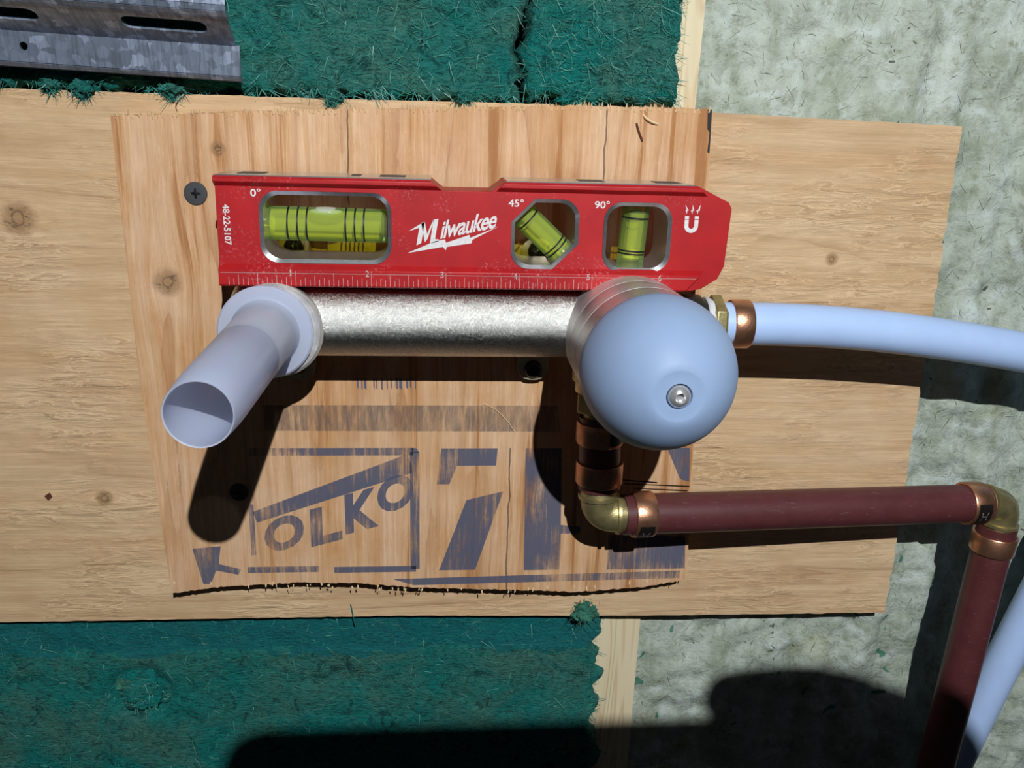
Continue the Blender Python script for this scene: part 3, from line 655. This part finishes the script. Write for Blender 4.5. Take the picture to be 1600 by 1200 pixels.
# mounting ears behind the pipe
for (ex, name) in ((-2.10, 'a'), (1.45, 'b')):
    mb = MB(); mb.prism(rrect(ex-.24, ex+.24, -3.80, -1.62, .2), -.20, -.02, [[(ex+.11*math.cos(k*math.pi/8), -1.81+.11*math.sin(k*math.pi/8)) for k in range(16)], [(ex+.10*math.cos(k*math.pi/8), -3.62+.10*math.sin(k*math.pi/8)) for k in range(16)]])
    mb.box(ex-.16, ex+.16, -.62, -.18, -2.95, -2.45); mb.build('mounting_ear', 'pale_brass', valve, bevel=.01)
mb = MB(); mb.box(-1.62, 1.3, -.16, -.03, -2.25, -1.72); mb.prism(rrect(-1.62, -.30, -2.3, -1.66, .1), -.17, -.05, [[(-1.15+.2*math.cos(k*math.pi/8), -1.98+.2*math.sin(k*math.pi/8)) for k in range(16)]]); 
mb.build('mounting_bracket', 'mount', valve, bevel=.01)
mb = MB(); mb.lathe([(0, .10), (.03, .10)], (-.6, PY-.3, -3.18), (0, 0, -1), 20, True, True)

# ------------------------------------------------------------------ screws
def screw(x, y, z, r, m, label, rnd, group=None):
    t_ = thing('wood_screw', (x, y, z)); L = .035 if not rnd else .09
    mb = MB(); prof = [(-.02, r*.9), (0, r), (L*.35, r*.98), (L*.8, r*.8), (L, r*.5)] if rnd else [(-.02, r), (.012, r), (.02, r*.94), (.022, r*.6)]
    mb.lathe(prof, (x, y, z), (0, -1, 0), 32, True, False)
    # cross recess: cap ring with a cross-shaped hole, walls going in
    k, d_ = prof[-1]; c1, c2 = r*.13, r*.44
    cr_ = [(c1, c1), (c2, c1*.6), (c2, -c1*.6), (c1, -c1), (c1*.6, -c2), (-c1*.6, -c2), (-c1, -c1), (-c2, -c1*.6), (-c2, c1*.6), (-c1, c1), (-c1*.6, c2), (c1*.6, c2)]
    cr_ = [(x+a, z+b) for a, b in cr_]; ring = [(x+d_*math.cos(q*math.pi/16), z+d_*math.sin(q*math.pi/16)) for q in range(32)]
    mb.prism(ring, y-k, y-k+.01, [cr_])
    mb.build('head', m, t_)
    mb = MB(); mb.lathe([(0, r*.5), (.012, r*.45), (.03, .02)], (x, y-k+.035, z), (0, -1, 0), 16, True, True)
    mb.build('recess', 'screw_black', t_)
    mb = MB(); mb.lathe([(.0, .02), (.1, .06), (.9, .065)], (x, y+.9, z), (0, -1, 0), 12, True, True); mb.build('shank', m, t_)
    return tag(t_, label, 'screw', group)
screw(-3.48, -.004, -1.09, .165, 'screw_grey', 'grey cross-head screw driven flush left of the red level', False)
screw(-3.15, -.004, -5.73, .15, 'screw_grey', 'dark screw in the shadow of the milky guard tube', False)
screw(1.45, -.21, -3.62, .14, 'screw_black', 'glossy black pan-head screw just below the nickel pipe', True)
screw(1.45, -.21, -1.81, .14, 'screw_black', 'black screw seen through the 45 degree window of the level', True)
screw(-2.10, -.21, -1.81, .14, 'screw_black', 'black screw seen through the long window of the level', True)

# ------------------------------------------------------------------ torpedo level, standing on the pipe
LV = thing('spirit_level', (.5, -1.03, -2.15))
tag(LV, 'red pocket spirit level with green vials resting on top of the nickel pipe', 'spirit level')
outl = [(-2.86, -.74), (-.13, -.74), (.05, -.87), (.68, -.87), (.86, -.74), (3.45, -.74), (3.88, -.94), (3.93, -1.02), (3.90, -1.80), (3.82, -1.98), (3.60, -2.12), (3.46, -2.15), (-2.84, -2.13), (-2.87, -2.10)]
def lift(p, k=0): return p
w1o = rrect(-2.32, -.63, -1.84, -.92, .24)
w2o = rrect(.96, 1.86, -1.87, -.95, .24, cut=[0, .30, 0, .34])
w3o = rrect(2.20, 3.12, -1.89, -.97, .24)
def inset(loop, cx_, cz_, k): return [(cx_+(p[0]-cx_)*(1-k/abs(1e-6+max(abs(q[0]-cx_) for q in loop))), cz_+(p[1]-cz_)*(1-k/max(abs(q[1]-cz_) for q in loop))) for p in loop]
body = MB(); body.prism(outl, -1.42, -.64, [w1o, w2o, w3o])
def rail(x0, x1, sec, s0=0, s1=0):
    """sec = list of (y, z); ends sheared by s0 / s1 with height below the top"""
    n = len(sec); zt = max(q[1] for q in sec)
    vs = [(x0+s0*(zt-z), y, z) for y, z in sec]+[(x1+s1*(zt-z), y, z) for y, z in sec]
    body.add(vs, [tuple(range(n)), tuple(range(2*n-1, n-1, -1))]+[(i, (i+1) % n, n+(i+1) % n, n+i) for i in range(n)])
topsec = [(-1.44, -.735), (-1.47, -.735), (-1.50, -.765), (-1.50, -.81), (-1.41, -.875), (-.70, -.875), (-.56, -.81), (-.56, -.735)]
rail(-2.87, -.13, topsec, 0, 1.25); rail(.86, 3.42, topsec, -.9, 1.2)
botsec = [(-1.41, -1.86), (-1.50, -1.93), (-1.50, -2.13), (-1.47, -2.155), (-.59, -2.155), (-.56, -2.13), (-.56, -1.93), (-.66, -1.86)]
rail(-2.87, 3.62, botsec, 0, -.9)
body.build('body', 'red', LV, angle=25, bevel=.008)
mb = MB(); mb.prism([(-2.84, -1.47), (-.11, -1.47), (-.11, -.57), (-2.84, -.57)], -.735, -.722, fn=lambda a, b, d: (a, b, d)); mb.prism([(.88, -1.47), (3.38, -1.47), (3.38, -.57), (.88, -.57)], -.735, -.722, fn=lambda a, b, d: (a, b, d))
mb.build('milled_top', 'milled', LV)
for mx_, ml in ((-2.45, .34), (-.62, .34), (-1.10, .12), (2.05, .34), (3.1, .34)):
    mb = MB(); mb.box(mx_-ml/2, mx_+ml/2, -1.22, -.84, -.725, -.716); mb.build('magnet', 'magnet', LV)
for wo, cx_, cz_ in ((w1o, -1.475, -1.38), (w2o, 1.41, -1.41), (w3o, 2.66, -1.43)):
    mb = MB(); fr_o = inset(wo, cx_, cz_, -.004); fr_i = inset(wo, cx_, cz_, .045); bk_i = inset(wo, cx_, cz_, .055)
    n = len(wo)
    vs = [(p[0], -1.432, p[1]) for p in fr_o]+[(p[0], -1.40, p[1]) for p in fr_i]+[(p[0], -.66, p[1]) for p in bk_i]+[(p[0], -.632, p[1]) for p in fr_o]
    mb.add(vs, [(r*n+i, r*n+(i+1) % n, (r+1)*n+(i+1) % n, (r+1)*n+i) for r in range(3) for i in range(n)])
    mb.build('window_rim', 'milled', LV, angle=30)
def vial(p0, p1, r, lines, tilt_bubble, blockname):
    p0, p1 = Vector(p0), Vector(p1); L = (p1-p0).length; a = (p1-p0).normalized()
    mb = MB(); mb.lathe([(0, r*.9), (.02, r), (L-.02, r), (L, r*.9)], p0, a, 48, True, True); vo = mb.build('vial', 'vial', LV)
    mb = MB(); k = r*.86; mb.lathe([(.08, k*.6), (.11, k), (L-.11, k), (L-.08, k*.6)], p0, a, 40, True, True); mb.build('liquid', 'liquid', vo)
    for t in lines:
        mb = MB(); mb.lathe([(t-.011, r*1.003), (t-.011, r*1.012), (t+.011, r*1.012), (t+.011, r*1.003)], p0, a, 48); mb.build('marking_ring', 'black_ink', vo)
    c, sz = tilt_bubble
    mb = MB(); vs = []; q = p0+a*c[0]; up = Vector((0, 0, 1)) if abs(a.x) > .9 else a.cross(Vector((0, 1, 0))).normalized()
    q = q+up*c[1]; sub = 16
    e3 = a.cross(up)
    for j in range(sub+1):
        for i in range(sub*2):
            th, ph = math.pi*j/sub, math.pi*i/sub
            vs.append(q+a*sz[0]*math.cos(th)+up*sz[1]*math.sin(th)*math.cos(ph)+e3*sz[2]*math.sin(th)*math.sin(ph))
    n = sub*2; mb.add(vs, [(j*n+i, j*n+(i+1) % n, (j+1)*n+(i+1) % n, (j+1)*n+i) for j in range(sub) for i in range(n)]); mb.build('bubble', 'bubble', vo)
vial((-2.34, -1.05, -1.365), (-.66, -1.05, -1.385), .225, [.34, .47, .59, 1.10, 1.22, 1.34], ((.83, .165), (.25, .07, .14)), 'h')
vial((1.06, -1.05, -1.12), (1.74, -1.05, -1.74), .185, [.20, .70, .76], ((.12, 0), (.05, .08, .08)), 'd')
vial((2.71, -1.05, -1.03), (2.66, -1.05, -1.86), .185, [.17, .62, .66], ((.10, 0), (.05, .1, .1)), 'v')
# printing on the front of the level
yf = -1.4235
for tx, x_, z_, w_ in (('0°', -2.42, -.995, .13), ('45°', .91, -1.055, .20), ('90°', 2.06, -1.055, .20)):
    mb = MB(); put_text(mb, tx, (x_, z_), (w_, 0), (0, .10), yf, .015); mb.build('angle_marking', 'white_ink', LV)
mb = MB(); put_text(mb, '48-22-5107', (-2.78, -1.10), (.0, -.52), (.085, 0), yf, .02); mb.build('model_number', 'white_ink', LV)
sl = .22
mb = MB(); mq = lambda pts: flat(mb, [(-.30+.30*a+.05*b, -1.585+.30*sl*a+.30*b) for a, b in pts], yf)
mq([(0, 0), (.20, .05), (.20, 1.0), (0, .92)]); mq([(.05, .97), (.20, 1.0), (.40, .42), (.36, .06)]); mq([(.40, .42), (.36, .06), (.46, .2), (.62, 1.02), (.58, 1.02)]); mq([(.58, 1.0), (.80, 1.0), (.80, .12), (1.0, .05), (.96, -.04), (.60, -.04)])
flat(mb, [(-.40, -1.40), (-.24, -1.30), (-.235, -1.345)], yf-.001)
put_text(mb, 'ilwaukee', (.01, -1.50), (.73, .73*sl), (.05, .245), yf, .02, .92); mb.build('maker_name', 'white_ink', LV)
mb = MB(); flat(mb, [(-.42, -1.69), (-.06, -1.53), (.08, -1.50), (.09, -1.545), (.40, -1.435), (.41, -1.475), (.78, -1.32), (.44, -1.50), (.43, -1.545), (.10, -1.60), (.09, -1.645), (.05, -1.60)][:12], yf)
mb.build('lightning_emblem', 'white_ink', LV)
mb = MB(); mx0, mz0 = 3.39, -1.24
u_o = [(mx0-.095, mz0+.06)]+[(mx0+.095*math.cos(math.radians(a)), mz0-.02+.095*math.sin(math.radians(a))) for a in range(180, 361, 15)]+[(mx0+.095, mz0+.06), (mx0+.04, mz0+.06)]+[(mx0+.04*math.cos(math.radians(a)), mz0-.02+.04*math.sin(math.radians(a))) for a in range(360, 179, -20)]+[(mx0-.04, mz0+.06)]
flat(mb, u_o, yf); flat(mb, [(mx0-.095, mz0+.07), (mx0-.04, mz0+.07), (mx0-.04, mz0+.11), (mx0-.095, mz0+.11)], yf); flat(mb, [(mx0+.04, mz0+.07), (mx0+.095, mz0+.07), (mx0+.095, mz0+.11), (mx0+.04, mz0+.11)], yf)
for dx, lean in ((-.075, -.03), (0, 0), (.075, .03)):
    q = [(0, 0), (-.022, .055), (-.002, .05), (lean, .13), (.024, .045), (.006, .05)]
    flat(mb, [(mx0+dx+a, mz0+.135+b) for a, b in q], yf)
mb.build('magnet_emblem', 'white_ink', LV)
yr = -1.5035
mb = MB()
for k in range(0, 6*16+1):
    x = -2.862+k*.985/16
    if x > 2.85 or x < -2.75: continue
    L = .235 if k % 16 == 0 else .175 if k % 8 == 0 else .14 if k % 4 == 0 else .11 if k % 2 == 0 else .085
    if k % 2 and False: continue
    z0 = -2.135; flat(mb, [(x-.003, z0), (x+.003, z0), (x+.003, min(-1.94, z0+L)), (x-.003, min(-1.94, z0+L))], yr)
for k in range(1, 7):
    x = -2.862+k*.985; put_text(mb, str(k), (x-.075, -2.005), (.045 if k > 1 else .02, 0), (0, .085), yr, .02)
flat(mb, [(-2.84, -1.972), (3.5, -1.972), (3.5, -1.967), (-2.84, -1.967)], yr)
mb.build('ruler_scale', 'scale_ink', LV)

# ------------------------------------------------------------------ pipes and elbows
def crimp(parent, c, axis, r, L=.33, label=None, prt=None):
    c = Vector(c); a = Vector(axis).normalized()
    mb = MB(); mb.lathe([(-L/2, r+.005), (-L/2, r+.03), (-L/2+.02, r+.042), (L/2-.02, r+.042), (L/2, r+.03), (L/2, r+.005)], c, a, 48)
    ob = mb.build('crimp_ring', 'copper', parent)
    if prt:   # black printed patch wrapped on the ring, facing prt (angle range around the axis)
        h = Vector((0, 0, 1)) if abs(a.z) < .9 else Vector((1, 0, 0)); u = h.cross(a).normalized(); v = a.cross(u)
        th0, th1 = [math.radians(q) for q in prt]; vs = []; N = 12
        for k in range(N+1):
            th = th0+(th1-th0)*k/N; d = u*math.cos(th)+v*math.sin(th)
            vs += [c+a*(-L*.36)+d*(r+.0445), c+a*(L*.36)+d*(r+.0445)]
        mb = MB(); mb.add(vs, [(2*k, 2*k+1, 2*k+3, 2*k+2) for k in range(N)]); mb.build('printed_patch', 'dark_print', ob)
        tv_, tf_ = text2d('H'); mb = MB()     # the worn H stamped in the black patch
        def onring(p):
            th = th1-(th1-th0)*(.3+.25*p[1]) if False else th0+(th1-th0)*(.25+.3*p[1]); d = u*math.cos(th)+v*math.sin(th); return c+a*(L*.36*(p[0]-.5))+d*(r+.0465)
        mb.add([onring(p) for p in tv_], tf_); mb.build('stamped_letter', 'pale_print', ob)
    return ob
R5 = .3125
def bez(p, n=40):
    p = [Vector(q) for q in p]; out = []
    for k in range(n+1):
        t = k/n; out.append(p[0]*(1-t)**3+p[1]*3*t*(1-t)**2+p[2]*3*t*t*(1-t)+p[3]*t**3)
    return out
wp = thing('white_supply_pipe', (7, 0, -2.9))
pts = bez([(4.06, PY, PZ), (6.2, PY-.05, PZ+.04), (8.0, -.7, -2.92), (13, -.1, -4.0)])+[Vector((15.5, .1, -4.7)), Vector((18.5, .25, -5.7))]
MB().tube(pts, R5).build('pipe', 'white_pex', wp); crimp(wp, (4.34, PY, PZ), (1, -.01, 0.0), R5, .28)
tag(wp, 'white plastic water pipe running right from the valve, with a copper crimp ring', 'pipe')
wp2 = tag(MB().tube([Vector((12.9, .6, 6)), Vector((12.7, .6, 1)), Vector((12.4, .66, -2)), Vector((12.05, .66, -3.6)), Vector((11.6, .35, -4.8))]+bez([(11.3, .05, -5.6), (10.9, -.05, -7.2), (10.3, .05, -9.2), (9.95, .2, -11.5)])+[Vector((9.9, .25, -14))], R5).build('white_drop_pipe', 'white_pex', origin=(10, .2, -14)),
    'white plastic pipe crossing the lower right corner beside the vertical red pipe', 'pipe')
stub = thing('red_stub_pipe', (2.40, PY, -5.2))
MB().tube([(2.39, PY, -4.12), (2.40, PY-.03, -4.6), (2.42, PY-.06, -5.24)], R5).build('pipe', 'red_pex', stub)
crimp(stub, (2.395, PY, -4.36), (0, 0, -1), R5, .33, prt=(105, 165)); crimp(stub, (2.41, PY-.05, -4.98), (0, 0, -1), R5, .33)
tag(stub, 'short dark red pipe under the dome, between two copper rings', 'pipe')
def elbow(name, p_in, corner, p_out, r, label):
    p_in, c, p_out = Vector(p_in), Vector(corner), Vector(p_out); d1 = (p_in-c).normalized(); d2_ = (p_out-c).normalized(); b = .26
    arc = [c+d1*b*(1-t)**2+d2_*b*t**2 for t in [k/10 for k in range(11)]]
    t_ = MB(); t_.tube([p_in]+arc+[p_out], [r]*(13), 32)
    for q, d in ((p_in, d1), (p_out, d2_)): t_.lathe([(-.03, r), (-.02, r+.035), (.03, r+.035), (.04, r), (.28, .24)], q, d, 32)
    t_.lathe([(0, .24), (.3, .24)], p_in, d1, 24); t_.lathe([(0, .24), (.3, .24)], p_out, d2_, 24)
    ob = t_.build(name, 'brass', origin=tuple(c), angle=40); return tag(ob, label, 'elbow')
E1 = Vector((2.43, PY-.08, -5.66))
elbow('brass_elbow', (2.42, PY-.07, -5.36), tuple(E1), (2.72, PY-.09, -5.66), .275, 'brass elbow turning the red pipe to the right below the valve')
E2 = Vector((9.38, -.45, -5.84))
red = thing('red_supply_pipe', (5.5, -.8, -5.7))
pa, pb = Vector((2.80, PY-.10, -5.665)), Vector((8.98, -.50, -5.79)); dirr = (pb-pa).normalized()
MB().tube([pa+(pb-pa)*k/12 for k in range(13)], R5).build('pipe', 'red_pex', red)
crimp(red, pa+dirr*.30, dirr, R5, .33, prt=(188, 268)); crimp(red, pb-dirr*.22, dirr, R5, .33, prt=(160, 245))
tag(red, 'long dusty red pipe running sideways from the lower brass elbow', 'pipe')
elbow('brass_elbow', tuple(pb+dirr*.06), tuple(E2), (9.36, -.44, -6.17), .275, 'brass elbow at far right where the red pipe turns down')
rv = thing('red_drop_pipe', (9.3, -.2, -14))
p0, p1 = Vector((9.355, -.44, -6.24)), Vector((9.10, -.20, -15)); dv = (p1-p0).normalized()
MB().tube([p0+(p1-p0)*k/12 for k in range(13)], R5).build('pipe', 'red_pex', rv); crimp(rv, p0+dv*.30, dv, R5, .33)
tag(rv, 'vertical dusty red pipe hanging from the far right elbow into shadow', 'pipe')

# ------------------------------------------------------------------ small bits lying on the plywood and board
def chip(x, z, y, pts, m, label, cat, name):
    mb = MB(); mb.prism([(x+a, z+b) for a, b in pts], y-.012, y+.001); tag(mb.build(name, m, origin=(x, y, z)), label, cat)
chip(-6.36, -6.0, .499, [(0, 0), (.09, .06), (.12, -.02), (.05, -.08)], 'bark', 'dark brown flake on the left of the plywood', 'flake', 'bark_flake')
def hairline(name, pts, r, m, label, cat):
    tag(MB().tube(pts, r, 6).build(name, m, origin=pts[0]), label, cat)
hairline('stray_fibre', bez([(-3.6, .49, .30), (-3.9, .44, .1), (-3.78, .47, .08), (-3.72, .485, -.12)], 12), .006, 'bark', 'thin dark fibre curling over the plywood below the steel channel', 'fibre')
hairline('stray_fibre', bez([(2.95, -.012, .17), (3.0, -.05, .1), (3.1, -.05, .06), (3.18, -.012, .05)], 10), .018, 'splinter', 'pale curled splinter near the upper right corner of the stamped board', 'splinter')
hairline('wood_splinter', bez([(2.86, -.012, .05), (2.88, -.02, -.05), (2.93, -.02, -.12), (2.96, -.012, -.2)], 8), .016, 'bark', 'thin dark splinter near the upper right corner of the stamped board', 'splinter')
hairline('stray_fibre', bez([(.70, -.012, -4.25), (.9, -.03, -4.3), (1.05, -.03, -4.45), (1.22, -.012, -4.72)], 10), .006, 'splinter', 'pale thread stuck on the board left of the dome shadow', 'fibre')
hairline('stray_fibre', bez([(-1.5, .45, -8.05), (-1.47, .44, -8.2), (-1.47, .46, -8.3), (-1.43, .5, -8.5)], 8), .010, 'fiber', 'green fibre sticking up over the lower plywood edge', 'fibre')

# ------------------------------------------------------------------ the photographer's phone and hand, at the camera's place
YP = -13.42
ph = thing('smartphone', (3.0, YP, -.4))
mb = MB(); mb.prism(rrect(-.21, 6.1, -1.95, 1.20, .40), YP-.32, YP, [[(.02+.16*math.cos(k*math.pi/10), .0+.16*math.sin(k*math.pi/10)) for k in range(20)]]); mb.build('case', 'phone', ph, bevel=.05)
tag(ph, 'black smartphone held sideways in front of the wall, taking the photograph', 'phone')
hd = bpy.data.meshes.new('hand'); bm = bmesh.new(); sk = bm.verts.layers.skin.new()
def chain(pts, rs, start=None):
    prev = start; out = []
    for p, r in zip(pts, rs):
        v = bm.verts.new(Vector(p)*I); v[sk].radius = (r*I, r*I)
        if prev: bm.edges.new((prev, v))
        prev = v; out.append(v)
    return out
arm = chain([(7.4, -19.5, -7.5), (7.1, -17.6, -5.4), (6.8, -16.0, -3.4), (6.5, -15.2, -2.0), (6.1, -14.8, -.5)], [1.2, 1.05, .75, .85, .62])
chain([(6.3, -14.4, .7), (5.8, -13.9, 1.50), (4.9, -13.55, 1.54), (3.95, -13.5, 1.46)], [.36, .30, .27, .23], arm[4])           # index finger along the top edge
chain([(6.55, -14.2, .3), (6.48, -13.4, .35), (5.95, -12.95, .3)], [.33, .27, .23], arm[4])
chain([(6.6, -14.2, -.6), (6.5, -13.4, -.5), (5.95, -12.9, -.5)], [.33, .28, .23], arm[4])
chain([(6.65, -14.4, -1.5), (6.5, -13.5, -1.3), (6.0, -13.0, -1.3)], [.30, .25, .21], arm[3])
chain([(5.4, -14.8, -1.8), (4.8, -14.3, -1.2), (4.4, -14.15, -.6)], [.48, .38, .28], arm[3])
for v in bm.verts: pass
bm.to_mesh(hd); bm.free()
ho = bpy.data.objects.new('photographer_hand', hd); COL.objects.link(ho); hd.materials.append(M['skin'])
sm = ho.modifiers.new('skin', 'SKIN'); sm.use_smooth_shade = True; sb = ho.modifiers.new('smooth', 'SUBSURF'); sb.levels = sb.render_levels = 2
hd.skin_vertices[0].data[0].use_root = True
tag(ho, 'bare hand gripping the right end of the sideways phone, index finger along its top', 'person')

for o in COL.objects:
    if '_o' in o: del o['_o']
